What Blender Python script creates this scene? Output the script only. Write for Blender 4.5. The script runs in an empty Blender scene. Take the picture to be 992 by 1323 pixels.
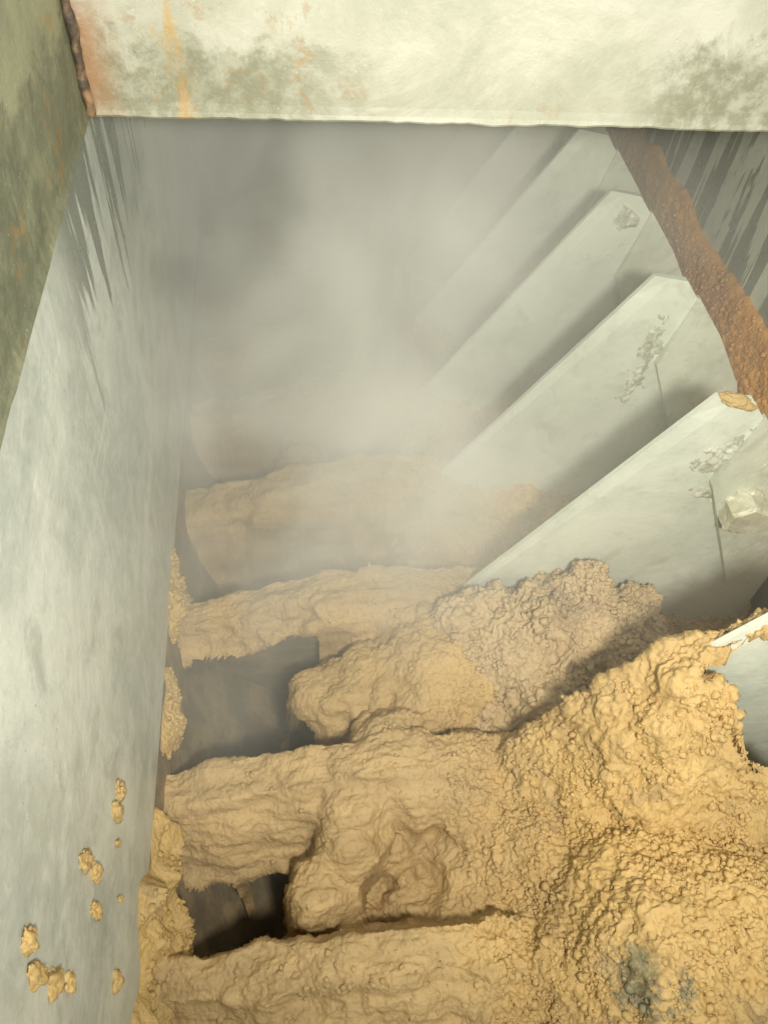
import bpy, bmesh, math, random
import numpy as np
from mathutils import Matrix, Vector, noise as mnoise

scene = bpy.context.scene
col = scene.collection
OZ = 1.40            # the trough stands on z = 0; shapes below are laid out about the viewing height

# ------------------------------------------------------------------ camera
R = ((0.99245731, 0.03634731, -0.11707841),
     (-0.10014569, 0.79121128, -0.60328729),
     (0.07070589, 0.61046178, 0.78888345))
cam = bpy.data.cameras.new('camera')
cam.sensor_fit = 'VERTICAL'; cam.sensor_height = 36.0
cam.lens = 36.0 * 1000.0 / 1323.0
cam.clip_start = 0.01; cam.clip_end = 50
camo = bpy.data.objects.new('camera', cam); col.objects.link(camo)
camo.matrix_world = Matrix.Translation((0, 0, OZ)) @ Matrix(R).to_4x4()
scene.camera = camo

# ------------------------------------------------------------------ light: one hand torch held beside the camera, dim room light
world = bpy.data.worlds.new('World'); scene.world = world; world.use_nodes = True
bg = world.node_tree.nodes['Background']
bg.inputs[0].default_value = (0.87, 0.91, 0.80, 1); bg.inputs[1].default_value = 0.75

tl = bpy.data.lights.new('hand_torch', 'SPOT')
tl.energy = 50; tl.color = (1.0, 0.965, 0.86)
tl.shadow_soft_size = 0.05
tl.spot_size = math.radians(96); tl.spot_blend = 0.85
tlo = bpy.data.objects.new('hand_torch', tl); col.objects.link(tlo)
TP = Vector((0.13, -0.17, 0.10)); TT = Vector((0.18, 0.62, -0.66))
tlo.location = TP + Vector((0, 0, OZ))
tlo.rotation_euler = (TT - TP).to_track_quat('-Z', 'Y').to_euler()

scene.view_settings.view_transform = 'Standard'
scene.view_settings.look = 'None'
scene.view_settings.exposure = 0.04
scene.view_settings.gamma = 1.0
scene.view_settings.use_curve_mapping = False
scene.render.engine = 'CYCLES'
scene.cycles.use_denoising = True
scene.cycles.max_bounces = 8
scene.cycles.diffuse_bounces = 4
scene.cycles.volume_bounces = 3
scene.cycles.volume_step_rate = 1.6
scene.cycles.sample_clamp_indirect = 4

# ------------------------------------------------------------------ numpy noise
def _hash(ix, iy, iz, k):
    h = (ix.astype(np.uint32) * np.uint32(374761393) + iy.astype(np.uint32) * np.uint32(668265263)
         + iz.astype(np.uint32) * np.uint32(2147483647) + np.uint32((k * 974634777) & 0xffffffff))
    h = (h ^ (h >> np.uint32(13))) * np.uint32(1274126177)
    h = (h ^ (h >> np.uint32(16))) * np.uint32(2246822519)
    h ^= h >> np.uint32(15)
    return h.astype(np.float32) * np.float32(1.0 / 4294967295.0)

def vnoise(P, k=0):
    P = P.astype(np.float32); I = np.floor(P).astype(np.int64); f = P - I
    f = f * f * f * (f * (f * 6 - 15) + 10); out = 0
    for dx in (0, 1):
        wx = f[:, 0] if dx else 1 - f[:, 0]
        for dy in (0, 1):
            wy = f[:, 1] if dy else 1 - f[:, 1]
            for dz in (0, 1):
                wz = f[:, 2] if dz else 1 - f[:, 2]
                out = out + wx * wy * wz * _hash(I[:, 0] + dx, I[:, 1] + dy, I[:, 2] + dz, k)
    return out * 2 - 1

def fbm(P, octv=4, k=0):
    a, s, o = 1.0, 1.0, 0
    for i in range(octv):
        o = o + a * vnoise(P * s + 17.3 * i, k + i); a *= 0.5; s *= 2.03
    return o

def dome(P, k=0):
    """rounded grains with creases between them: 0 in a crease, 1 on a crown"""
    P = P.astype(np.float32); I = np.floor(P).astype(np.int64); f = P - I
    best = np.full(len(P), 9.0, np.float32)
    for dx in (-1, 0, 1):
        for dy in (-1, 0, 1):
            for dz in (-1, 0, 1):
                a, b, c = I[:, 0] + dx, I[:, 1] + dy, I[:, 2] + dz
                d = ((dx + _hash(a, b, c, k) - f[:, 0]) ** 2 + (dy + _hash(a, b, c, k + 1) - f[:, 1]) ** 2
                     + (dz + _hash(a, b, c, k + 2) - f[:, 2]) ** 2)
                best = np.minimum(best, d)
    return np.clip(1 - best, 0, 1)

def crumbs(P, k=0):
    """cauliflower relief of moist crumbly sludge, about -0.5 .. 1"""
    W = P + 0.010 * np.stack([vnoise(P * 38, k + 50), vnoise(P * 38 + 9, k + 51), vnoise(P * 38 + 21, k + 52)], 1)
    W = W + 0.0025 * np.stack([vnoise(P * 160, k + 53), vnoise(P * 160 + 9, k + 54), vnoise(P * 160 + 21, k + 55)], 1)
    gate = np.clip(0.65 + 0.9 * vnoise(P * 18, k + 60), 0.25, 1.0)
    n = vnoise(W * 13, k + 70) + 0.5 * vnoise(W * 31, k + 71) + 0.2 * vnoise(W * 80, k + 72)
    crack = np.exp(-(n / 0.045) ** 2) * np.clip(vnoise(P * 9 + 4, k + 73) * 2.5 + 0.2, 0, 1)
    return (0.34 * fbm(W * 24, 3, k) + gate * 0.50 * (dome(W * 62, k + 7) - 0.65)
            + gate * 0.52 * (dome(W * 140, k + 14) - 0.65) + 0.22 * vnoise(P * 330, k + 3) - 0.36 * crack)

def sstep(a, b, x):
    t = np.clip((x - a) / (b - a), 0, 1); return t * t * (3 - 2 * t)

def smax(a, b, k):
    h = np.clip(0.5 + 0.5 * (a - b) / k, 0, 1); return b + (a - b) * h + k * h * (1 - h)

# pixel of the photograph (992 wide) -> point on the plane y = Y or z = Z; used to measure sizes off the photograph
Rn = np.array(R)
def ray(px, py): return Rn @ np.array([px - 496.0, 661.5 - py, -1000.0])
def at(px, py, Y=None, Z=None, X=None):
    d = ray(px, py)
    if Y is not None: return d * Y / d[1]
    if Z is not None: return d * Z / d[2]
    return d * X / d[0]

# ------------------------------------------------------------------ objects
def mesh(name, V, Fc, mat, smooth=True):
    me = bpy.data.meshes.new(name)
    me.from_pydata([tuple(v) for v in V], [], [tuple(f) for f in Fc]); me.update()
    if smooth: me.polygons.foreach_set('use_smooth', [True] * len(me.polygons))
    me.materials.append(mat); return me

def grid_mesh(name, P, nu, nv, mat):
    """P: (nu*nv,3) points, u slow, v fast"""
    me = bpy.data.meshes.new(name)
    i = np.arange((nu - 1))[:, None] * nv + np.arange(nv - 1)[None, :]
    q = np.stack([i, i + nv, i + nv + 1, i + 1], -1).reshape(-1, 4)
    me.vertices.add(len(P)); me.vertices.foreach_set('co', P.astype(np.float32).ravel())
    me.loops.add(q.size); me.loops.foreach_set('vertex_index', q.astype(np.int32).ravel())
    me.polygons.add(len(q)); me.polygons.foreach_set('loop_start', np.arange(0, q.size, 4, dtype=np.int32))
    me.polygons.foreach_set('use_smooth', np.ones(len(q), bool))
    me.update(calc_edges=True); me.validate(); me.materials.append(mat); return me

def link(name, me, parent=None, loc=(0, 0, 0), **props):
    o = bpy.data.objects.new(name, me); col.objects.link(o)
    if parent: o.parent = parent; o.location = loc
    else: o.location = (loc[0], loc[1], loc[2] + OZ)
    for k, v in props.items(): o[k] = v
    return o

def bm_to(name, bm, mat, smooth=False):
    me = bpy.data.meshes.new(name); bmesh.ops.recalc_face_normals(bm, faces=bm.faces); bm.to_mesh(me); bm.free()
    if smooth: me.polygons.foreach_set('use_smooth', [True] * len(me.polygons))
    me.materials.append(mat); return me

def recentre(me):
    """move a mesh so that its origin is the middle of its base; returns where that was"""
    n = len(me.vertices); c = np.empty(n * 3, np.float32); me.vertices.foreach_get('co', c); c = c.reshape(-1, 3)
    o = (c.min(0) + c.max(0)) / 2; o[2] = c[:, 2].min(); c -= o
    me.vertices.foreach_set('co', c.ravel()); me.update(); return tuple(float(v) for v in o)

# ------------------------------------------------------------------ materials
class NT:
    def __init__(s, name):
        s.m = bpy.data.materials.new(name); s.m.use_nodes = True; s.t = s.m.node_tree; s.n = s.t.nodes
        s.b = s.n['Principled BSDF']; s.g = s.n.new('ShaderNodeNewGeometry'); s.pos = s.g.outputs['Position']
    def _in(s, sock, v):
        if v is None: return
        if isinstance(v, bpy.types.NodeSocket): s.t.links.new(v, sock)
        elif isinstance(v, (tuple, list)) and len(v) == 3 and sock.type == 'RGBA': sock.default_value = (*v, 1)
        else: sock.default_value = v
    def math(s, op, a, b=None, c=None, clamp=False):
        x = s.n.new('ShaderNodeMath'); x.operation = op; x.use_clamp = clamp
        for i, v in enumerate((a, b, c)): s._in(x.inputs[i], v)
        return x.outputs[0]
    def scale(s, v, sc, off=(0, 0, 0)):
        x = s.n.new('ShaderNodeMapping'); s._in(x.inputs['Vector'], v); x.inputs['Scale'].default_value = sc
        x.inputs['Location'].default_value = off; return x.outputs[0]
    def noise(s, v, sc=5, det=5, rough=0.55, dist=0, out='Fac'):
        x = s.n.new('ShaderNodeTexNoise'); s._in(x.inputs['Vector'], v); x.inputs['Scale'].default_value = sc
        x.inputs['Detail'].default_value = det; x.inputs['Roughness'].default_value = rough
        x.inputs['Distortion'].default_value = dist; return x.outputs[out]
    def voro(s, v, sc, feat='F1'):
        x = s.n.new('ShaderNodeTexVoronoi'); x.feature = feat; s._in(x.inputs['Vector'], v)
        x.inputs['Scale'].default_value = sc; return x.outputs['Distance']
    def ramp(s, v, a, b, lo=0.0, hi=1.0):
        x = s.n.new('ShaderNodeMapRange'); x.interpolation_type = 'SMOOTHSTEP'; s._in(x.inputs[0], v)
        x.inputs[1].default_value = a; x.inputs[2].default_value = b; x.inputs[3].default_value = lo; x.inputs[4].default_value = hi
        return x.outputs[0]
    def mix(s, f, a, b, mode='MIX'):
        x = s.n.new('ShaderNodeMix'); x.data_type = 'RGBA'; x.blend_type = mode
        s._in(x.inputs[0], f); s._in(x.inputs[6], a); s._in(x.inputs[7], b); return x.outputs[2]
    def sep(s, v):
        x = s.n.new('ShaderNodeSeparateXYZ'); s._in(x.inputs[0], v); return x.outputs
    def bump(s, h, st, d=0.002, prev=None):
        x = s.n.new('ShaderNodeBump'); s._in(x.inputs['Height'], h); x.inputs['Strength'].default_value = st
        x.inputs['Distance'].default_value = d
        if prev is not None: s._in(x.inputs['Normal'], prev)
        return x.outputs[0]
    def done(s, color, rough, normal=None, metal=0.0, spec=0.5):
        s._in(s.b.inputs['Base Color'], color); s._in(s.b.inputs['Roughness'], rough)
        s._in(s.b.inputs['Metallic'], metal); s._in(s.b.inputs['Specular IOR Level'], spec)
        if normal is not None: s._in(s.b.inputs['Normal'], normal)
        return s.m

def steel(name, base=(0.51, 0.53, 0.465), pale=(0.67, 0.68, 0.60), dark=(0.39, 0.41, 0.34), wet=None, scale_amt=0.5):
    """dull galvanised steel under a film of lime scale; wet = (side, z above which it is wet, mask builder)"""
    t = NT(name)
    big = t.noise(t.pos, 5.5, 6, 0.62, 0.4)
    fine = t.noise(t.pos, 42, 6, 0.7)
    c = t.mix(t.ramp(big, 0.38, 0.62), base, pale)
    c = t.mix(t.math('MULTIPLY', t.ramp(t.noise(t.pos, 13, 7, 0.7, 0.6), 0.52, 0.70), 0.55), c, dark)
    c = t.mix(t.math('MULTIPLY', t.ramp(fine, 0.45, 0.75), 0.45), c, (0.66, 0.66, 0.58))
    c = t.mix(t.math('MULTIPLY', t.ramp(t.noise(t.scale(t.pos, (1, 1, 0.2)), 30, 4, 0.6), 0.58, 0.75), scale_amt), c, (0.50, 0.52, 0.40))
    sp = t.ramp(t.voro(t.pos, 95), 0.02, 0.13, 1, 0)
    c = t.mix(t.math('MULTIPLY', sp, t.ramp(t.noise(t.pos, 9, 2), 0.55, 0.68)), c, (0.34, 0.25, 0.12))
    scr = t.ramp(t.noise(t.scale(t.pos, (1, 0.06, 1), (1.7, 0, 0.3)), 150, 3, 0.6), 0.60, 0.68)
    c = t.mix(t.math('MULTIPLY', scr, t.ramp(t.noise(t.pos, 8, 3), 0.45, 0.65, 0, 0.45)), c, (0.70, 0.71, 0.64))
    mo = t.noise(t.pos, 24, 8, 0.78, 0.5)
    c = t.mix(t.ramp(mo, 0.52, 0.66, 0, 0.42), c, dark)
    c = t.mix(t.ramp(mo, 0.34, 0.46, 0.35, 0), c, (0.74, 0.74, 0.64))
    r = t.ramp(fine, 0.3, 0.7, 0.38, 0.62)
    if wet is not None:
        w = wet(t)
        c = t.mix(t.math('MULTIPLY', w, 0.78), c, (0.13, 0.145, 0.11))
        r = t.math('MULTIPLY_ADD', w, -0.18, r)
    b = t.bump(fine, 0.25, 0.002); b = t.bump(big, 0.35, 0.012, b)
    return t.done(c, r, b, 0.12, 0.5)

def drips(y0, y1, zdry, reach, seed, fr=40):
    def f(t):
        x, y, z = t.sep(t.pos)
        v = t.scale(t.pos, (1, 1, 0.09), (seed, seed * 2.3, 0))
        st = t.noise(v, fr, 3, 0.6)
        st2 = t.noise(v, 17, 2, 0.5)
        lvl = t.math('ADD', t.math('MULTIPLY', t.math('SUBTRACT', st, 0.5), reach * 3.2), t.math('MULTIPLY', t.math('SUBTRACT', st2, 0.5), reach * 2.0))
        h = t.math('ADD', t.math('SUBTRACT', z, zdry + OZ), lvl)
        edge = t.math('MULTIPLY_ADD', t.noise(t.pos, 60, 3), 0.02, h)
        w = t.math('MULTIPLY', t.ramp(edge, 0.0, 0.035), t.ramp(z, OZ - 0.62, OZ - 0.46, 0.45, 1.0))
        my = t.math('MULTIPLY', t.ramp(y, y0, y0 + 0.12), t.ramp(y, y1, y1 + 0.03, 1, 0))
        return t.math('MULTIPLY', w, my)
    return f

M_wall_l = steel('galvanised_wall', base=(0.44, 0.465, 0.42), pale=(0.60, 0.62, 0.56), dark=(0.33, 0.355, 0.30), wet=drips(0.46, 1.16, -0.425, 0.17, 3.1, 58))
def runs(t):
    st = t.noise(t.scale(t.pos, (1, 1, 0.09), (2.2, 0.4, 0)), 34, 5, 0.62, 0.35)
    x, y, z = t.sep(t.pos)
    lo = t.math('MULTIPLY_ADD', t.ramp(z, OZ - 0.70, OZ - 0.40), -0.10, st)
    return t.math('MULTIPLY', t.ramp(lo, 0.455, 0.50), 1.2, clamp=True)
M_wall_r = steel('stained_wall', base=(0.56, 0.58, 0.47), pale=(0.68, 0.69, 0.57), wet=runs)
M_blade = steel('paddle_steel', base=(0.60, 0.64, 0.54), pale=(0.72, 0.75, 0.64), dark=(0.46, 0.49, 0.39), scale_amt=0.3)
M_scrape = steel('scraper_steel', base=(0.50, 0.53, 0.43), pale=(0.64, 0.66, 0.54), dark=(0.34, 0.35, 0.25))
M_bolt = steel('bolt_steel', base=(0.44, 0.42, 0.29), pale=(0.60, 0.58, 0.45), dark=(0.24, 0.20, 0.11))

def neck_mat(name, pale, base, dirt, low, rust, mask=None):
    t = NT(name); x, y, z = t.sep(t.pos)
    big = t.noise(t.pos, 9, 6, 0.65, 0.5); fine = t.noise(t.pos, 60, 6, 0.7)
    c = t.mix(t.ramp(big, 0.36, 0.64), base, pale)
    hz = t.math('ADD', z, t.math('MULTIPLY', t.math('SUBTRACT', t.noise(t.pos, 16, 9, 0.74, 0.4), 0.5), 0.20))
    d = t.math('MULTIPLY', t.ramp(hz, low + OZ, low + OZ + 0.035, 1, 0), t.ramp(fine, 0.35, 0.6, 0.45, 1))
    d = t.math('MULTIPLY', d, mask(t, x)) if mask else t.math('MULTIPLY', d, t.ramp(t.noise(t.pos, 6.0, 2), 0.36, 0.56, 0.25, 1))
    c = t.mix(d, c, dirt)
    rs = t.math('MULTIPLY', t.ramp(t.noise(t.pos, 26, 9, 0.78, 0.6), 0.55, 0.62), t.ramp(t.noise(t.pos, 5, 2), 0.46, 0.6))
    c = t.mix(t.math('MULTIPLY', rs, rust), c, (0.36, 0.19, 0.05))
    c = t.mix(t.ramp(t.voro(t.pos, 120), 0.02, 0.1, 0.5, 0), c, (0.75, 0.73, 0.62))
    return t, c, t.bump(fine, 0.4, 0.0025, t.bump(big, 0.4, 0.01)), x, y, z

t, c, nb, x, y, z = neck_mat('neck_far_steel', (0.54, 0.53, 0.44), (0.43, 0.425, 0.335), (0.20, 0.20, 0.125), -0.292, 0.4, lambda t, x: t.math('ADD', t.math('ADD', t.ramp(x, -0.04, 0.14, 0.70, 0.0), t.ramp(x, 0.29, 0.37, 0.0, 0.70)), 0.14, clamp=True))
e = t.math('MULTIPLY', t.ramp(x, -0.16, -0.115, 1, 0), t.ramp(t.noise(t.pos, 30, 4), 0.3, 0.55, 0.6, 1))
c = t.mix(t.math('MULTIPLY', e, t.ramp(t.noise(t.pos, 40, 8, 0.75), 0.35, 0.6, 0.4, 1)), c, (0.36, 0.19, 0.085))                                   # rust along the welded corner
sy = t.math('MULTIPLY', t.ramp(t.noise(t.scale(t.pos, (1, 1, 0.25)), 34, 4), 0.5, 0.62),
            t.math('MULTIPLY', t.ramp(x, -0.13, -0.11), t.ramp(x, -0.06, -0.09)))
c = t.mix(t.math('MULTIPLY', sy, 0.8), c, (0.52, 0.30, 0.08))
M_neck_far = t.done(c, 0.5, nb)
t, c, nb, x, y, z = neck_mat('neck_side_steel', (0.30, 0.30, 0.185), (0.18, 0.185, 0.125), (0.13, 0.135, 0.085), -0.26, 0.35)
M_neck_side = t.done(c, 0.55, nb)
t = NT('weld'); M_weld = t.done(t.mix(t.ramp(t.noise(t.pos, 70, 5), 0.4, 0.65), (0.10, 0.075, 0.055), (0.36, 0.22, 0.12)), 0.6, t.bump(t.noise(t.pos, 180, 4), 0.5, 0.002), 0.3)

def sludge_mat(name, a, b, c3, teal=False):
    t = NT(name); X_, Y_, Z_ = t.sep(t.pos)
    wetp = t.ramp(t.noise(t.pos, 9, 7, 0.7, 0.9), 0.54, 0.68)
    c = t.mix(t.ramp(t.noise(t.pos, 7, 5, 0.6, 0.4), 0.36, 0.64), a, b)
    c = t.mix(t.math('MULTIPLY', t.ramp(t.noise(t.pos, 30, 6, 0.7), 0.5, 0.75), 0.6), c, c3)
    c = t.mix(t.math('MULTIPLY', wetp, 0.6), c, (0.27, 0.195, 0.115))
    g = t.noise(t.pos, 190, 5, 0.7)
    c = t.mix(t.math('MULTIPLY', t.ramp(g, 0.55, 0.75), 0.3), c, (0.66, 0.52, 0.30))
    if teal:
        # smeared wet sludge where the level paddles drag through, dry crumbs on the other side
        wetx = t.ramp(t.math('MULTIPLY_ADD', t.noise(t.pos, 6, 5, 0.6), 0.30, X_), 0.27, 0.44, 1, 0)
        sk = t.noise(t.scale(t.pos, (0.12, 1, 1)), 45, 5, 0.6)
        c = t.mix(t.math('MULTIPLY', wetx, 0.75), c, t.mix(t.ramp(sk, 0.35, 0.65), (0.32, 0.22, 0.11), (0.45, 0.315, 0.155)))
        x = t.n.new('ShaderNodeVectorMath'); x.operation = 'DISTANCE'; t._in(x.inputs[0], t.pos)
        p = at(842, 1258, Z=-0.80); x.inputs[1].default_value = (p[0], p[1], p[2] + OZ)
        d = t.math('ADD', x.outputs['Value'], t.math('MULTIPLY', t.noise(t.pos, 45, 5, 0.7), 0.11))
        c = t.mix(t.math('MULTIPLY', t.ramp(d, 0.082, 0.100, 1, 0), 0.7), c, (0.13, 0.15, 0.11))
    nb = t.bump(t.voro(t.pos, 230), 0.3, 0.003); nb = t.bump(g, 0.5, 0.003, nb); nb = t.bump(t.noise(t.pos, 420, 3, 0.6), 0.3, 0.0012, nb)
    return t.done(c, t.math('MULTIPLY_ADD', wetp, -0.22, t.ramp(g, 0.3, 0.7, 0.58, 0.78)), nb, 0, 0.42)

M_sludge = sludge_mat('yellow_sludge', (0.56, 0.375, 0.145), (0.46, 0.31, 0.125), (0.62, 0.445, 0.20), True)
M_heap = sludge_mat('tan_sludge', (0.52, 0.385, 0.22), (0.45, 0.325, 0.17), (0.58, 0.44, 0.26))
M_crust = sludge_mat('wall_sludge', (0.52, 0.35, 0.13), (0.42, 0.29, 0.12), (0.58, 0.42, 0.2))
M_rust = sludge_mat('orange_sludge', (0.64, 0.31, 0.075), (0.52, 0.24, 0.065), (0.70, 0.40, 0.13))

# ------------------------------------------------------------------ trough
XL, XR, YE, AX, AZ = -0.165, 0.68, 1.75, 0.2575, -0.90
def plate(pts_xz, y0, y1, mat, name, thick_dir):
    bm = bmesh.new(); a = []
    for y in (y0, y1):
        a.append([bm.verts.new((p[0], y, p[1])) for p in pts_xz])
    bm.faces.new(a[0]); bm.faces.new(a[1][::-1]); n = len(pts_xz)
    for i in range(n): bm.faces.new((a[0][i], a[1][i], a[1][(i + 1) % n], a[0][(i + 1) % n]))
    return bm_to(name, bm, mat)

def wall(name, x, s, mat, label):
    me = plate([(x, -0.326), (x + s * 0.012, -0.326), (x + s * 0.012, AZ), (x, AZ)], -0.55, YE, mat, name, s)
    o = recentre(me); return link(name, me, None, o, kind='structure', label=label, category='wall')
wall('trough_wall_left', XL, -1, M_wall_l, 'grey galvanised trough wall with dark drip streaks near its top')
wall('trough_wall_right', XR, 1, M_wall_r, 'stained trough wall with dark wet streaks above the orange crust')
arc = [math.pi + math.pi * i / 40 for i in range(41)]; rr = XR - AX
outer = [(AX + (rr + 0.012) * math.cos(a), AZ - 0.0005 + (rr + 0.012) * math.sin(a)) for a in arc]
inner = [(AX + rr * math.cos(a), AZ - 0.0005 + rr * math.sin(a)) for a in arc]
bm = bmesh.new(); vs = [[[bm.verts.new((p[0], yy, p[1])) for p in prof] for prof in (inner, outer)] for yy in (-0.55, YE)]
for i in range(40):
    for (a, b) in ((vs[0][0], vs[1][0]), (vs[1][1], vs[0][1]), (vs[0][1], vs[0][0]), (vs[1][0], vs[1][1])):
        bm.faces.new((a[i], a[i + 1], b[i + 1], b[i]))
t = NT('fouled_steel_shade'); M_foul_shade = t.done(t.mix(t.ramp(t.noise(t.pos, 14, 7, 0.7), 0.4, 0.62), (0.16, 0.125, 0.08), (0.29, 0.215, 0.12)), 0.55, t.bump(t.noise(t.pos, 60, 5), 0.4, 0.004))  # sludge-stained steel, its brown darkened to paint in the shade of the hollows
me = bm_to('trough_bottom', bm, M_foul_shade, True); o = recentre(me)
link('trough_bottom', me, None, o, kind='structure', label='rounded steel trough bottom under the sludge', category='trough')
for nm, y0, mt in (('trough_end_wall', YE + 0.001, M_wall_l),):
    me = plate([(XL - 0.012, -1.33), (XR + 0.012, -1.33), (XR + 0.012, -0.326), (XL - 0.012, -0.326)], y0, y0 + 0.012, mt, nm, 1); o = recentre(me)
    link(nm, me, None, o, kind='structure', label='far end wall of the trough lost in steam', category='wall')
me = plate([(XL - 0.012, -0.325), (XR + 0.012, -0.325), (XR + 0.012, -0.317), (XL - 0.012, -0.317)], 0.692, YE + 0.013, M_wall_r, 'trough_cover', 1); o = recentre(me)
link('trough_cover', me, None, o, kind='structure', label='flat steel cover of the trough behind the hatch plate', category='cover')

# ------------------------------------------------------------------ hatch neck: far plate, side plate, weld
neck = link('hatch_neck', None, None, (-0.16, 0.68, -0.33), label='rusty welded steel hatch neck framing the opening above the trough', category='hatch')
NB = Vector((-0.16, 0.68, -0.33))
def neck_plate(name, mat, along, n, z1, thick):
    """plate with a slightly wavy, torch-cut lower edge and a rolled lip"""
    bm = bmesh.new(); rows = []
    for i in range(n + 1):
        u = i / n; w = mnoise.noise(Vector((u * 26, 3.3 if along == 'x' else 8.1, 0))) * 0.0022 + mnoise.noise(Vector((u * 90, 1.3, 5))) * 0.0009
        prof = [(0, z1), (0, 0.012), (-0.0012, 0.005), (-0.0026, 0.0012 + w), (-0.001, -0.001 + w), (thick, -0.001 + w), (thick, z1)]
        r = []
        for d, zz in prof:
            if along == 'x': r.append(bm.verts.new((u * 0.86 + 0.001, 0.008 + d, zz)))
            else: r.append(bm.verts.new((-d, 0.008 - u * 1.10, zz)))
        rows.append(r)
    for a, b in zip(rows, rows[1:]):
        for j in range(len(a)): bm.faces.new((a[j], a[(j + 1) % len(a)], b[(j + 1) % len(a)], b[j]))
    bm.faces.new(rows[0]); bm.faces.new(rows[-1][::-1])
    return bm_to(name, bm, mat)
link('far_plate', neck_plate('far_plate', M_neck_far, 'x', 160, 0.34, 0.010), neck, label='pale dirt-smeared far plate of the hatch neck')
link('side_plate', neck_plate('side_plate', M_neck_side, 'y', 160, 0.34, -0.0 - 0.010 if False else 0.010), neck, label='dark olive side plate of the hatch neck')
# weld bead up the corner
V, Fc = [], []; ns, nr = 90, 12
for i in range(ns + 1):
    zz = 0.002 + 0.33 * i / ns
    rad = 0.0040 + 0.0004 * math.sin(i * 1.9 + 2 * mnoise.noise(Vector((i * 0.2, 5, 0)))) + 0.0018 * mnoise.noise(Vector((i * 0.23, 2, 0)))
    ox, oy = 0.004 + 0.002 * mnoise.noise(Vector((i * 0.2, 7, 1))), 0.003
    for j in range(nr):
        a = 2 * math.pi * j / nr; k = rad * (1 + 0.25 * mnoise.noise(Vector((math.cos(a) * 2, math.sin(a) * 2, i * 0.4))))
        V.append((ox + k * math.cos(a), oy + k * math.sin(a), zz))
for i in range(ns):
    for j in range(nr): Fc.append((i * nr + j, i * nr + (j + 1) % nr, (i + 1) * nr + (j + 1) % nr, (i + 1) * nr + j))
Fc.append(tuple(range(nr))[::-1]); Fc.append(tuple(ns * nr + j for j in range(nr)))
link('weld_bead', mesh('weld_bead', V, Fc, M_weld), neck, label='lumpy dark weld bead in the corner')

# ------------------------------------------------------------------ rotor: shaft with wedge paddles
YP = [0.11, 0.31, 0.55, 0.757, 0.946, 1.115, 1.28, 1.45, 1.61]
CXr, CZr, RAD = 0.26, -0.90, 0.405
root = link('paddle_rotor', None, None, (CXr, 0.7, CZr - 0.41), label='steel shaft with a row of pale wedge paddles standing out of the sludge', category='rotor')
def to_root(x, z): return (x - CXr, z - CZr + 0.41)

OUT = np.array([(0, 0.443, -0.538), (0.0714, 0.487, -0.545), (0.25, 0.560, -0.628), (0.45, 0.620, -0.712), (0.70, 0.655, -0.83), (1.0, 0.657, -0.998)])
def outline(u): return float(np.interp(u, OUT[:, 0], OUT[:, 1])), float(np.interp(u, OUT[:, 0], OUT[:, 2]))
def paddle_mesh(name, th0, th1, off, t0, t1, mat, r0=0.0, foot=None):
    """hollow wedge sector: thin along the leading edge (th0), thick at the trailing end (th1)"""
    bm = bmesh.new(); nt, nr_ = 28, 14; L = {}
    for i in range(nt + 1):
        u = i / nt; th = th0 + (th1 - th0) * u; h = t0 + (t1 - t0) * u
        for j in range(nr_ + 1):
            v = j / nr_
            ox, oz = off * (1 - u) * (-math.sin(th0)), off * (1 - u) * math.cos(th0)
            xo, zo = CXr + ox + RAD * math.cos(th), CZr + oz + RAD * math.sin(th)
            if foot is not None: xo, zo = outline(u)
            if foot is None: xi, zi = CXr + r0 * math.cos(th), CZr + r0 * math.sin(th)
            else: xi, zi = foot[0][0] + (foot[1][0] - foot[0][0]) * u, foot[0][1] + (foot[1][1] - foot[0][1]) * u
            x = xi + (xo - xi) * v; z = zi + (zo - zi) * v
            p = to_root(x, z)
            for s in (-1, 1):
                hh = h - (0.0025 if (i in (0, nt) or j == nr_) else 0)
                L[i, j, s] = bm.verts.new((p[0], s * hh, p[1]))
    for i in range(nt):
        for j in range(nr_):
            for s in (-1, 1): bm.faces.new([L[i, j, s], L[i + 1, j, s], L[i + 1, j + 1, s], L[i, j + 1, s]])
    for j in range(nr_):
        for i in (0, nt): bm.faces.new([L[i, j, -1], L[i, j + 1, -1], L[i, j + 1, 1], L[i, j, 1]])
    for i in range(nt):
        for j in (0, nr_): bm.faces.new([L[i, j, -1], L[i + 1, j, -1], L[i + 1, j, 1], L[i, j, 1]])
    return bm_to(name, bm, mat)

TH0 = math.radians(59.5)
right_me = paddle_mesh('paddle', TH0, math.radians(-14), 0.026, 0.0055, 0.030, M_blade, 0.0, ((0.196, -0.948), (0.30, -1.05)))
left_me = paddle_mesh('paddle', TH0 + math.pi, math.pi + 0.17, 0.0, 0.0055, 0.020, M_foul_shade, 0.05)  # level blades take the dark brown that stands in for hollow shade

def face_y(x, z):
    """half thickness of the right paddle at a point of its face"""
    th = math.atan2(z - CZr, x - CXr); u = min(1, max(0, (TH0 - th) / (TH0 - math.radians(-14)))); return 0.0055 + (0.030 - 0.0055) * u

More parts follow.
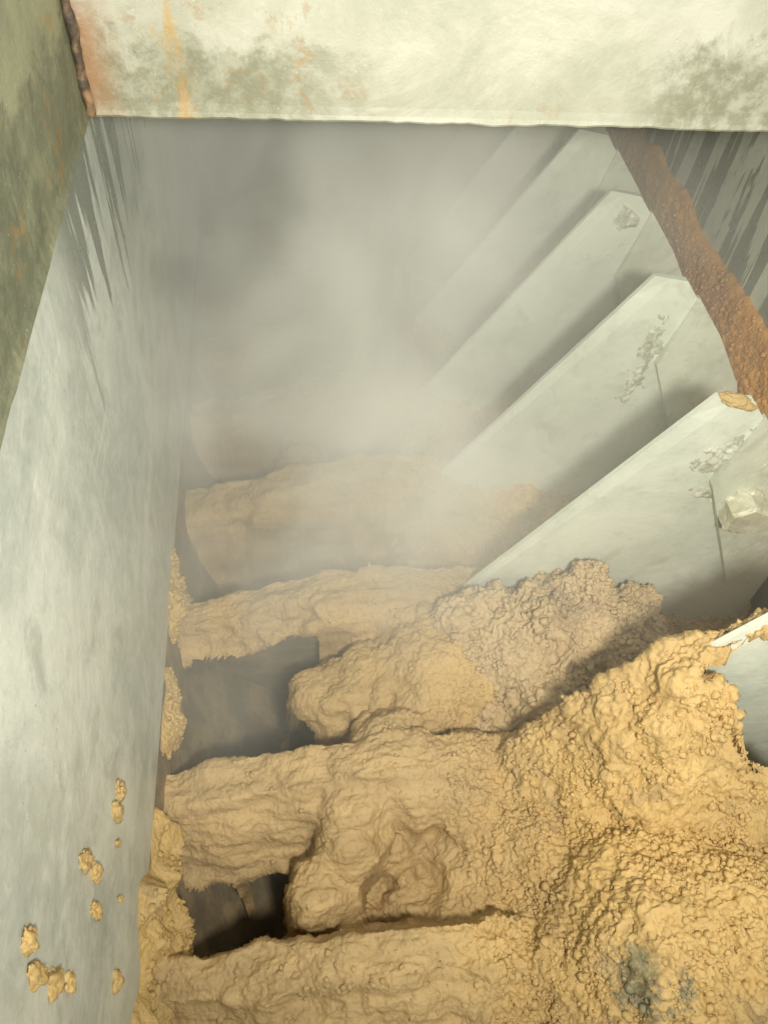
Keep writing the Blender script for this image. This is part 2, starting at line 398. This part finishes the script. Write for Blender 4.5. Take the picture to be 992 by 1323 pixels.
# scraper plate bolted on the outer end of the near face, following the wedge
def scraper_mesh():
    bm = bmesh.new(); a0, a1, n = math.radians(52), math.radians(6), 16; T = []; B = []
    sx0, sz0 = 0.485, -0.665; sx1, sz1 = 0.585, -0.860
    for i in range(n + 1):
        u = i / n; th = a0 + (a1 - a0) * u
        ro = RAD + 0.004
        q_ = outline(0.12 + 0.50 * u); po = (q_[0] + 0.002, q_[1] + 0.002); pi_ = (sx0 + (sx1 - sx0) * u, sz0 + (sz1 - sz0) * u)
        row = []
        for (x, z) in (pi_, po):
            y = face_y(x, z)
            for d in ((-0.004, 0.012) if (x, z) == pi_ else (-0.006, 0.001)):
                p = to_root(x, z); row.append(bm.verts.new((p[0], -(y + d), p[1])))
        T.append(row)
    for a, b in zip(T, T[1:]):
        bm.faces.new((a[1], a[3], b[3], b[1])); bm.faces.new((a[0], b[0], b[2], a[2]))
        bm.faces.new((a[1], b[1], b[0], a[0])); bm.faces.new((a[3], a[2], b[2], b[3]))
    bm.faces.new((T[0][0], T[0][2], T[0][3], T[0][1])); bm.faces.new((T[-1][0], T[-1][1], T[-1][3], T[-1][2]))
    return bm_to('scraper_plate', bm, M_scrape)
scr_me = scraper_mesh()

def bolt_mesh():
    """weathered hex head on a round washer, axis along -y"""
    bm = bmesh.new()
    def ring(r, y, n, ph=0, wob=0): return [bm.verts.new((r * (1 + wob * math.sin(i * 2.3)) * math.cos(2 * math.pi * i / n + ph), y, r * math.sin(2 * math.pi * i / n + ph))) for i in range(n)]
    def tube(rs):
        for a, b in zip(rs, rs[1:]):
            for i in range(len(a)): bm.faces.new((a[i], a[(i + 1) % len(a)], b[(i + 1) % len(a)], b[i]))
        bm.faces.new(rs[0]); bm.faces.new(rs[-1])
    tube([ring(0.029, 0.004, 26, 0, .06), ring(0.029, -0.003, 26, 0, .06), ring(0.026, -0.006, 26, 0, .06)])
    tube([ring(0.027, -0.0055, 6, 0.3), ring(0.027, -0.024, 6, 0.3), ring(0.0235, -0.028, 6, 0.3)])
    bmesh.ops.subdivide_edges(bm, edges=bm.edges[:], cuts=3, use_grid_fill=True)
    for v in bm.verts:
        v.co *= 1.02 + 0.04 * mnoise.noise(v.co * 90) + 0.04 * mnoise.noise(v.co * 260)
    return bm_to('bolt', bm, M_bolt)
bolt_me = bolt_mesh()

def lime_mesh(cx, cz, rx, rz, seed):
    n = 70; g = np.linspace(-1, 1, n); A, B = np.meshgrid(g, g, indexing='ij'); a = A.ravel(); b = B.ravel()
    x = cx + rx * a + 0.012 * b; zz = cz + rz * b - 0.01 * a
    q = np.stack([x, 0 * x, zz], 1)
    fade = np.clip(1.25 - 1.2 * np.sqrt(a * a + b * b) + 0.75 * fbm(q * 45, 4, seed), 0, 1)
    hh = np.array([face_y(u, v) for u, v in zip(x, zz)])
    out = hh - 0.0025 + fade * (0.0055 + 0.006 * crumbs(q, 33))
    rad = np.hypot(x - CXr, zz - CZr); out = np.where(rad > RAD - 0.004, np.minimum(out, hh - 0.002), out)
    px, pz = x - CXr, zz - CZr + 0.41
    me = grid_mesh('lime_crust', np.stack([px, -out, pz], 1), n, n, M_lime)
    keep = (fade > 0.0) & (rad < RAD - 0.003)
    bm = bmesh.new(); bm.from_mesh(me); bm.verts.ensure_lookup_table()
    bmesh.ops.delete(bm, geom=[bm.verts[int(i)] for i in np.where(~keep)[0]], context='VERTS'); bm.to_mesh(me); bm.free()
    return me
t = NT('lime_crust'); g_ = t.noise(t.pos, 75, 6, 0.7)
M_lime = t.done(t.mix(t.ramp(g_, 0.40, 0.62), (0.34, 0.34, 0.25), (0.60, 0.61, 0.51)), 0.7, t.bump(g_, 0.6, 0.003))
lime_me = {2: lime_mesh(0.505, -0.632, 0.055, 0.070, 8), 3: lime_mesh(0.478, -0.655, 0.022, 0.085, 21), 4: lime_mesh(0.470, -0.60, 0.018, 0.05, 35)}
bx, bz = 0.537, -0.703
for i, Y in enumerate(YP):
    if i == 0: continue                       # its standing blade is out of sight
    b = link('paddle', right_me, root, (0, Y - 0.7, 0))
    link('scraper_plate', scr_me, b)
    p = to_root(bx, bz)
    if i in (2, 3, 4):
        link('lime_crust', lime_me[i], b, label='rough whitish lime crust on the paddle end')
    if i not in (2, 5): continue
    bo = link('bolt', bolt_me, b, (p[0], -(face_y(bx, bz) + 0.007), p[1])); bo.rotation_euler = (0.05, 0.4 * i, 0)
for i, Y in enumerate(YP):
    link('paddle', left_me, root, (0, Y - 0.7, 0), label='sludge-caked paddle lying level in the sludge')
bm = bmesh.new(); bmesh.ops.create_cone(bm, cap_ends=True, segments=40, radius1=0.05, radius2=0.05, depth=2.26)
bmesh.ops.rotate(bm, verts=bm.verts, matrix=Matrix.Rotation(math.pi / 2, 3, 'X'))
bmesh.ops.translate(bm, verts=bm.verts, vec=(0, -0.10, 0.25))
link('shaft', bm_to('shaft', bm, M_blade, False), root)

# ------------------------------------------------------------------ sludge bed
def edge_z(x):
    e = -0.914 + 1.706 * (x - 0.215)
    a = CZr + np.sqrt(np.clip(RAD ** 2 - (x - CXr) ** 2, 0.0004, None))
    return np.where(x < 0.437, e, a)

def balls(z, x, y, lst, k=0.012, rag=0.0):
    for (c, r, sq) in lst:
        d2 = ((x - c[0]) ** 2 + ((y - c[1]) * sq) ** 2) * (1 + rag)
        zz = np.where(d2 < r * r, c[2] + np.sqrt(np.clip(r * r - d2, 0, None)), -9.0)
        z = smax(z, np.maximum(zz, z - 0.2), k)
    return z

LUMPS = [(at(455, 1085, Z=-0.955), 0.048, 1.0), (at(470, 1030, Z=-0.945), 0.050, 1.0), (at(500, 985, Z=-0.945), 0.055, 1.1),
         (at(545, 1010, Z=-0.95), 0.060, 1.0), (at(415, 1160, Z=-0.972), 0.046, 1.1),
         (at(430, 905, Z=-1.00), 0.060, 1.0), (at(480, 880, Z=-0.975), 0.065, 1.0),
         (at(560, 900, Z=-0.965), 0.085, 1.0), (at(545, 860, Z=-0.96), 0.080, 1.0), (at(620, 1040, Z=-0.97), 0.075, 1.0),
         (at(470, 745, Z=-0.905), 0.022, 1.2)]
HEAP = [(at(618, 850, Y=0.455), 0.060, 1.0), (at(665, 840, Y=0.46), 0.078, 1.0), (at(725, 815, Y=0.465), 0.076, 1.0),
        (at(780, 825, Y=0.455), 0.066, 1.0), (at(635, 920, Y=0.405), 0.078, 1.0), (at(715, 890, Y=0.41), 0.088, 1.0),
        (at(762, 762, Y=0.495), 0.036, 1.0), (at(815, 830, Y=0.46), 0.050, 1.0), (at(603, 800, Y=0.495), 0.036, 1.0),
        (at(690, 785, Y=0.50), 0.034, 1.0), (at(820, 780, Y=0.50), 0.030, 1.0), (at(640, 790, Y=0.50), 0.03, 1.0)]

def bed(x, y):
    Pn = np.stack([x, y, np.zeros_like(x)], 1)
    w1 = fbm(Pn * 9, 4, 11); w2 = fbm(Pn * 22, 3, 23)
    yy = y + 0.006 * w2; xx = x + 0.02 * w1
    bare = sstep(0.06, -0.03, xx + 0.07 * w1 + 0.025 * w2) * sstep(0.70, 0.58, y)
    cav = -1.09 + 0.03 * w1 - 0.14 * bare
    right = -0.945 + 0.012 * w1
    z = cav + (right - cav) * sstep(-0.06, 0.17, xx + 0.06 * w1 + 0.03 * sstep(0.5, 0.9, y))
    near = sstep(0.12, 0.02, y)
    z = z + (np.maximum(z, -0.945) - z) * near
    for i, Y in enumerate(YP):                                   # level paddles caked with sludge
        s = yy - Y
        top = -0.948 + 0.066 * sstep(-0.17, 0.12, x) - 0.035 * sstep(0.16, 0.32, x) + 0.004 * w2
        near_len = (0.14, 0.072, 0.060, 0.068)[min(i, 3)] + 0.05 * sstep(0.02, 0.16, xx) + 0.012 * w1
        prof = np.where(s > 0, sstep(0.055, 0.032, s), 1 - 0.07 * sstep(-0.012, -0.026, s) - 0.09 * sstep(-0.02, -0.06, s) - 0.84 * sstep(-0.036, -near_len, s))
        if i:      # cap of sludge on the thick end; the blade's face below it is bare
            cap = np.where(s > 0, sstep(0.050, 0.034, s), (1 - 0.06 * sstep(-0.010, -0.024, s) - (0.22 if i == 1 else 0.07) * sstep(-0.02, -0.08 if i == 1 else -0.05, s)) * sstep(-0.090 if i == 1 else -0.056, -0.080 if i == 1 else -0.048, s + 0.020 * w1))
            prof = prof + (cap - prof) * bare
        z = smax(z, cav + (top - cav) * prof, 0.008)
    z = balls(z, x + 0.6 * (xx - x), yy, LUMPS, 0.034, np.clip(0.55 * w2 + 0.35 * w1, -0.45, 0.9))
    # the two nearest standing paddles are buried: sludge banked against them
    val = -0.93 + 0.42 * np.clip(x - 0.20, 0, 0.26) + 0.02 * w1
    rw = sstep(0.17, 0.27, xx)
    fill = np.where(y < 0.34, val, -9)
    fz = sstep(0.345, 0.335, yy) * rw
    z = z + (np.maximum(z, val) - z) * fz
    for i, (Y, ex, ez_) in enumerate(((0.10, (0.15, 0.215, 0.258, 0.302, 0.39, 0.50, 0.7), (-1.1, -0.93, -0.83, -0.75, -0.74, -0.78, -0.86)),
                                      (0.31, (0.15, 0.2315, 0.287, 0.35, 0.422, 0.47, 0.6, 0.7), (-1.08, -0.893, -0.758, -0.657, -0.592, -0.60, -0.72, -0.9)))):
        s = yy - Y
        ez = np.interp(x, ex, ez_) + 0.012 * w2
        near_ = ez - 0.9 * np.clip(-s - 0.012, 0, 0.03) - (1.9 if i else 0.9) * np.clip(-s - 0.042, 0, None)
        prof = np.where(s > 0, ez - (9 if i else 0.9) * np.clip(s - 0.014, 0, None), near_)
        z = smax(z, np.where(x > 0.2, prof, -9), 0.012)
    # pocket that leaves a piece of the second paddle's face bare
    pk = sstep(0.378, 0.390, x + 0.018 * w2 - 0.75 * (0.285 - y)) * sstep(0.222, 0.240, y + 0.012 * w2) * sstep(0.2985, 0.2935, y + 0.002 * w2)
    z = z + (np.minimum(z, -1.0) - z) * pk
    # sludge sinks a little beside the far right wall
    z = z - 0.05 * sstep(0.45, 0.62, x) * sstep(0.36, 0.45, y)
    return z, w1

xs = np.concatenate([np.linspace(XL - 0.004, 0.56, 560, endpoint=False), np.linspace(0.56, XR + 0.004, 50)])
ys = np.concatenate([np.linspace(-0.30, -0.02, 60, endpoint=False), np.linspace(-0.02, 0.62, 500, endpoint=False),
                     np.linspace(0.62, 1.12, 190, endpoint=False), np.linspace(1.12, YE - 0.002, 90)])
GX, GY = np.meshgrid(xs, ys, indexing='ij'); x = GX.ravel(); y = GY.ravel()
z, w1 = bed(x, y)
def normals(z2):
    dzx = np.gradient(z2, xs, axis=0); dzy = np.gradient(z2, ys, axis=1)
    n = np.stack([-dzx, -dzy, np.ones_like(z2)], -1); return (n / np.linalg.norm(n, axis=-1, keepdims=True)).reshape(-1, 3)
Z2 = z.reshape(GX.shape)
# soften only the steepest steps before taking normals
for _ in range(3):
    Zp = np.pad(Z2, 1, mode='edge')
    Zq = (Zp[:-2] + 2 * Zp[1:-1] + Zp[2:]) / 4
    Z2 = (Zq[:, :-2] + 2 * Zq[:, 1:-1] + Zq[:, 2:]) / 4
z = Z2.ravel(); N = normals(Z2); P = np.stack([x, y, z], 1)
Q = P.copy()
calm = sstep(0.24, 0.10, x + 0.05 * w1) * 0.92                    # the stirred left side is smeared smooth
cr = crumbs(Q, 5)
sm = 0.22 * fbm(Q * np.array([12, 70, 70]), 4, 31) + 0.30 * (dome(Q * np.array([20, 60, 60]), 40) - 0.6) + 0.10 * fbm(Q * np.array([40, 210, 210]), 2, 35)
amp = 0.0140
D = amp * ((1 - calm) * cr + calm * (0.75 * sm + 0.22 * cr)) + 0.006 * fbm(Q * 20, 3, 77)
P = P + N * D[:, None]
P[:, 0] = np.clip(P[:, 0], XL - 0.004, XR + 0.004)
me = grid_mesh('sludge_bed', P, len(xs), len(ys), M_sludge)
pz_ = P[:, 2].reshape(GX.shape)
jump = np.abs(pz_[:-1, 1:] - pz_[:-1, :-1])
rise = pz_[:-1, 1:] - pz_[:-1, :-1]
r2 = np.pad(rise, ((0, 0), (4, 4)), mode='edge'); sharp = np.max([r2[:, k:k + rise.shape[1]] for k in range(9)], 0)
gx, gy = GX[:-1, :-1], GY[:-1, :-1]
cut = np.argwhere(((jump > 0.022) & (gx > 0.33) & (gx < 0.62) & (gy > 0.27) & (gy < 0.31)) | ((rise > 0.0075) & (sharp > 0.02) & (gx < 0.15) & (gy > 0.2) & (gy < 0.62)))
bm = bmesh.new(); bm.from_mesh(me); bm.faces.ensure_lookup_table()
bmesh.ops.delete(bm, geom=[bm.faces[int(i * (len(ys) - 1) + j)] for i, j in cut], context='FACES_ONLY'); bm.to_mesh(me); bm.free()

def grains(name, pts, nrm, count, mat, parent, loc, seed, rmin, rmax, weight):
    '''loose rounded crumbs lying half sunk in a surface'''
    rng = np.random.default_rng(seed)
    w = weight / weight.sum(); idx = rng.choice(len(pts), count, p=w)
    b_ = bmesh.new(); bmesh.ops.create_icosphere(b_, subdivisions=1, radius=1); b_.verts.ensure_lookup_table()
    bv = np.array([v.co for v in b_.verts]); bf = np.array([[v.index for v in f.verts] for f in b_.faces]); b_.free()
    r = rmin + (rmax - rmin) * rng.random(count) ** 3
    sc = r[:, None] * rng.uniform(0.65, 1.35, (count, 3))
    V_ = bv[None] * (1 + rng.uniform(-0.38, 0.30, (count, len(bv), 1)))
    th = rng.uniform(0, 6.28, count); c_, s_ = np.cos(th), np.sin(th)
    V_ = V_ * sc[:, None, :]
    V_ = np.stack([V_[..., 0] * c_[:, None] - V_[..., 1] * s_[:, None], V_[..., 0] * s_[:, None] + V_[..., 1] * c_[:, None], V_[..., 2]], -1)
    V_ = V_ + (pts[idx] + nrm[idx] * (r * rng.uniform(-0.65, 0.0, count))[:, None] + rng.uniform(-0.0008, 0.0008, (count, 3)))[:, None, :] - np.array(loc)
    F_ = bf[None] + (np.arange(count) * len(bv))[:, None, None]
    m_ = bpy.data.meshes.new(name); V_ = V_.reshape(-1, 3); F_ = F_.reshape(-1, 3)
    m_.vertices.add(len(V_)); m_.vertices.foreach_set('co', V_.astype(np.float32).ravel())
    m_.loops.add(F_.size); m_.loops.foreach_set('vertex_index', F_.astype(np.int32).ravel())
    m_.polygons.add(len(F_)); m_.polygons.foreach_set('loop_start', np.arange(0, F_.size, 3, dtype=np.int32))
    m_.polygons.foreach_set('use_smooth', np.ones(len(F_), bool)); m_.update(calc_edges=True); m_.materials.append(mat)
    return link(name, m_, parent, (0, 0, 0), kind='stuff')
sludge = link('sludge_bed', me, None, (0, 0, 0), kind='stuff',
     label='bed of moist yellow crumbly sludge filling the trough', category='sludge')
cl = np.clip(0.5 + 1.6 * fbm(P * 11, 3, 120), 0.05, 1.6) * np.clip(0.4 + 1.5 * vnoise(P * 40, 130), 0.1, 1.5)
dx_ = np.gradient(xs)[:, None] * np.gradient(ys)[None, :]
wt = cl * dx_.ravel() * (0.06 + 0.94 * sstep(0.18, 0.29, x + 0.06 * w1)) * sstep(0.95, 0.6, y) * (y > -0.02) * (x < 0.60) * np.clip(N[:, 2] * 2.2, 0.15, 1)
wt = wt * ~((x > 0.33) & (y > 0.17) & (y < 0.33) & (P[:, 2] < -0.86))
grains('loose_crumbs', P, N, 14500, M_sludge, sludge, (0, 0, 0), 4, 0.0015, 0.0050, wt)

# ------------------------------------------------------------------ loose pieces of sludge
def lump(name, ctr, rad, mat, label, seed=0, sub=5, amp=0.006, rot=None, warp=0.25, group=None, balls_=None, category='sludge lump'):
    bm = bmesh.new(); bmesh.ops.create_icosphere(bm, subdivisions=sub, radius=1)
    me = bpy.data.meshes.new(name); bm.to_mesh(me); bm.free()
    n = len(me.vertices); c = np.empty(n * 3, np.float32); me.vertices.foreach_get('co', c); c = c.reshape(-1, 3).astype(np.float64)
    d = c.copy()
    r = 1 + warp * fbm(d * 1.6 + seed * 5.1, 3, seed)
    P = d * r[:, None] * np.array(rad)
    P = P + np.array(ctr)
    P = P + d * (amp * crumbs(P + seed, seed))[:, None]
    if rot is not None: P = (P - np.array(ctr)) @ np.array(rot.to_matrix()).T + np.array(ctr)
    me.vertices.foreach_set('co', P.astype(np.float32).ravel()); me.update()
    me.polygons.foreach_set('use_smooth', np.ones(len(me.polygons), bool)); me.materials.append(mat)
    o = recentre(me); kw = dict(label=label, category=category)
    if group: kw['group'] = group
    return link(name, me, None, o, **kw)

# heap piled on the near face of a standing paddle: one continuous height sheet closed underneath
hx = np.linspace(0.12, 0.50, 270); hy = np.linspace(0.31, 0.548, 170)
HX, HY = np.meshgrid(hx, hy, indexing='ij'); fx, fy = HX.ravel(), HY.ravel()
Pn = np.stack([fx, fy, 0 * fx], 1); ww = 0.010 * fbm(Pn * 20, 3, 91)
floor_ = np.full_like(fx, -1.10)
hz = balls(floor_, fx + ww, fy + ww, HEAP, 0.010)
HN = np.stack([-np.gradient(hz.reshape(HX.shape), hx, axis=0), -np.gradient(hz.reshape(HX.shape), hy, axis=1), np.ones_like(HX)], -1)
HN = (HN / np.linalg.norm(HN, axis=-1, keepdims=True)).reshape(-1, 3)
HP = np.stack([fx, fy, hz], 1)
HP = HP + HN * (0.019 * crumbs(HP, 15) + 0.008 * fbm(HP * 22, 3, 5))[:, None]
me = grid_mesh('sludge_heap', HP, len(hx), len(hy), M_heap)
bm = bmesh.new(); bm.from_mesh(me)
bmesh.ops.delete(bm, geom=[v for v in bm.verts if v.co.z < -1.04], context='VERTS'); bm.to_mesh(me); bm.free()
o = recentre(me)
heap = link('sludge_heap', me, None, o, label='pale pinkish-tan crumbly sludge heap piled against the foot of a paddle', category='sludge heap')
grains('loose_crumbs', HP, HN, 2600, M_heap, heap, o, 9, 0.0014, 0.0055, (HP[:, 2] > -0.97) * np.clip(HN[:, 2], 0.1, 1) * np.clip(0.5 + 1.5 * fbm(HP * 14, 3, 122), 0.03, 1.5))

# crusts caked along the foot of the left wall
def wall_patch(y0, y1, z0, z1, thick, seed, label):
    ny, nz_ = int((y1 - y0) / 0.0016), int((z1 - z0) / 0.0016)
    A, B = np.meshgrid(np.linspace(y0, y1, ny), np.linspace(z0, z1, nz_), indexing='ij'); a = A.ravel(); b = B.ravel()
    q = np.stack([0 * a, a, b], 1); u = (2 * a - y0 - y1) / (y1 - y0); v = (2 * b - z0 - z1) / (z1 - z0)
    fade = np.clip(0.95 * (1.0 - np.sqrt(u * u + v * v * np.where(v > 0, 1.0, 0.45)) + 0.40 * fbm(q * 17, 3, seed)), 0, 1)
    fade = np.minimum(fade, np.clip((1 - np.abs(u)) * 3.0 + 0.5 * fbm(q * 26, 3, seed + 6) * (1 - np.abs(u)), 0, 1)) * np.clip((1 - v) * 1.1 + 0.5 * fbm(q * 16, 4, seed + 5), 0, 1) * np.clip((1 - v) * 3, 0, 1)
    fade = fade * fade * (3 - 2 * fade)
    out = -0.006 + fade * (0.006 + thick * (0.95 + 0.40 * fbm(q * 24, 3, seed + 3)) + 0.013 * crumbs(q, seed + 9))
    Pp = np.stack([XL + out, a, b], 1); me = grid_mesh('sludge_crust', Pp, ny, nz_, M_crust)
    o = recentre(me); cr_ = link('sludge_crust', me, None, o, label=label, category='sludge crust')
    grains('loose_crumbs', Pp, np.tile(np.array([[1.0, 0, 0]]), (len(Pp), 1)), 420, M_crust, cr_, o, seed, 0.0014, 0.0048, (fade > 0.25) * 1.0)
wall_patch(0.465, 0.680, -1.02, -0.845, 0.017, 20, 'thin sludge crust on the left wall foot, beside the steam')
wall_patch(0.315, 0.480, -1.02, -0.845, 0.018, 27, 'narrow sludge crust on the left wall foot, between two larger ones')
wall_patch(0.020, 0.305, -1.06, -0.812, 0.040, 33, 'largest flaking sludge crust at the foot of the left wall')

# crumbs spattered on the left wall
SP = [(152, 1022, 7, 12), (149, 1050, 8, 10), (108, 1112, 9, 12), (122, 1128, 8, 8), (121, 1176, 10, 9), (34, 1215, 11, 11),
      (45, 1258, 13, 10), (68, 1270, 11, 11), (87, 1270, 6, 9), (148, 1268, 5, 9), (151, 1090, 4, 4), (153, 1161, 3, 4)]
LB = ['crumb stuck on the left wall, topmost of the spatter', 'crumb on the left wall just under the topmost crumb', 'upper half of the tan pair of crumbs on the left wall',
      'lower half of the tan pair of crumbs on the left wall', 'single round crumb on the left wall below the tan pair', 'lone crumb on the left wall farthest from the sludge bed',
      'biggest crumb of the low row on the left wall', 'middle crumb of the low row on the left wall', 'small end crumb of the low row on the left wall',
      'thin upright crumb on the left wall close to the large crust', 'tiny speck of sludge under the topmost crumbs', 'tiny speck of sludge above the large wall crust']
for k, ((px, py, rx, rz), lb) in enumerate(zip(SP, LB)):
    p = at(px, py, X=XL); dd = np.linalg.norm(p) / 1000.0
    ey = max(0.003, rz * dd * 1.05); ez = max(0.003, rx * dd * 2.0)
    lump('sludge_crumb', (XL + 0.0015, p[1], p[2]), (min(0.008, 0.6 * ey), ey, ez), M_crust, lb, 40 + k, 4 if rx > 5 else 3, 0.004, warp=0.35, category='crumb', group='sludge crumbs on the left wall')

# orange crust running along the right wall between the paddle tips and the plate
nu, nv = 800, 70; U = np.linspace(0.20, YE - 0.01, nu); T = np.linspace(0, 1, nv)
UU, TT_ = np.meshgrid(U, T, indexing='ij'); u = UU.ravel(); tt = TT_.ravel()
wob = 0.012 * fbm(np.stack([u * 16, 0 * u, 0 * u + 3], 1), 3, 3)
topz = -0.672 + 0.9 * wob; botz = -0.84
zz = topz + (botz - topz) * tt
bulge = np.sin(np.clip(tt, 0, 1) ** 0.6 * math.pi) ** 0.7 * 0.005 + 0.001
P = np.stack([XR - 0.004 - bulge, u, zz], 1)
P[:, 0] -= (0.008 * (crumbs(P, 70)) + 0.003) * np.clip(tt * 8, 0, 1) * np.clip((1 - tt) * 8, 0, 1)
P[:, 0] = np.where((tt <= 0) | (tt >= 1), XR + 0.001, np.minimum(P[:, 0], XR - 0.0005))
me = grid_mesh('sludge_crust', P, nu, nv, M_rust); o = recentre(me)
band = link('sludge_crust', me, None, o, label='long orange-brown sludge crust along the right wall behind the paddle tips', category='sludge crust')
grains('loose_crumbs', P, np.tile(np.array([[-1.0, 0, 0]]), (len(P), 1)), 2600, M_rust, band, o, 12, 0.0016, 0.0052, (tt > 0.02) * (tt < 0.98) * (u < 1.2) * np.clip(0.5 + 1.4 * fbm(P * 14, 3, 140), 0.05, 1.5))
# dab on the tip of the nearest bare paddle
from mathutils import Euler
lump('sludge_dab', (0.468, 0.547, -0.545), (0.026, 0.0095, 0.006), M_crust, 'ochre sludge dab on the tip of the paddle with the large bolt', 90, 5, 0.003,
     rot=Euler((0, math.radians(16), 0)), warp=0.16, category='sludge lump')

# ------------------------------------------------------------------ steam
sv = bpy.data.materials.new('steam'); sv.use_nodes = True; nt = sv.node_tree
for n in list(nt.nodes):
    if n.type == 'BSDF_PRINCIPLED': nt.nodes.remove(n)
out = nt.nodes['Material Output']; pv = nt.nodes.new('ShaderNodeVolumePrincipled'); nt.links.new(pv.outputs[0], out.inputs['Volume'])
pv.inputs['Color'].default_value = (0.985, 0.985, 0.935, 1); pv.inputs['Anisotropy'].default_value = -0.15
tc = nt.nodes.new('ShaderNodeNewGeometry')
def vm(op, a, b=None, clamp=False):
    n = nt.nodes.new('ShaderNodeMath'); n.operation = op; n.use_clamp = clamp
    for i, v in enumerate((a, b)):
        if v is None: continue
        if isinstance(v, bpy.types.NodeSocket): nt.links.new(v, n.inputs[i])
        else: n.inputs[i].default_value = v
    return n.outputs[0]
def vr(v, a, b, lo, hi):
    n = nt.nodes.new('ShaderNodeMapRange'); n.interpolation_type = 'SMOOTHSTEP'; nt.links.new(v, n.inputs[0])
    for i, q in enumerate((a, b, lo, hi)): n.inputs[i + 1].default_value = q
    return n.outputs[0]
nz = nt.nodes.new('ShaderNodeTexNoise'); nz.inputs['Scale'].default_value = 4.4; nz.inputs['Detail'].default_value = 4; nz.inputs['Distortion'].default_value = 0.8
nt.links.new(tc.outputs['Position'], nz.inputs['Vector'])
sx = nt.nodes.new('ShaderNodeSeparateXYZ'); nt.links.new(tc.outputs['Position'], sx.inputs[0])
X_, Y_, Z_ = sx.outputs
wisps = vr(nz.outputs['Fac'], 0.38, 0.64, 0.22, 1.85)
right_thin = vr(X_, 0.16, 0.52, 1.0, 0.22)
far = vr(Y_, 0.28, 1.25, 0.14, 2.3)
# plume rising off the sludge in the middle of the trough
pd = nt.nodes.new('ShaderNodeVectorMath'); pd.operation = 'SUBTRACT'; nt.links.new(tc.outputs['Position'], pd.inputs[0]); pd.inputs[1].default_value = (0.09, 0.70, OZ - 0.68)
pm_ = nt.nodes.new('ShaderNodeVectorMath'); pm_.operation = 'MULTIPLY'; nt.links.new(pd.outputs[0], pm_.inputs[0]); pm_.inputs[1].default_value = (1.5, 1.1, 0.95)
pl = nt.nodes.new('ShaderNodeVectorMath'); pl.operation = 'LENGTH'; nt.links.new(pm_.outputs[0], pl.inputs[0])
plume = vr(pl.outputs['Value'], 0.02, 0.42, 2.7, 0.0)
dens = vm('MULTIPLY', vm('ADD', vm('MULTIPLY', far, right_thin), plume), wisps)
nt.links.new(dens, pv.inputs['Density'])
bm = bmesh.new(); bmesh.ops.create_cube(bm, size=1)
bmesh.ops.scale(bm, verts=bm.verts, vec=(0.842, 1.547, 0.77)); bmesh.ops.translate(bm, verts=bm.verts, vec=(0.2575, 0.9745, -0.715))
me = bpy.data.meshes.new('steam'); bm.to_mesh(me); bm.free(); me.materials.append(sv); o = recentre(me)
link('steam', me, None, o, kind='stuff', label='pale steam drifting over the sludge between the paddles', category='steam')
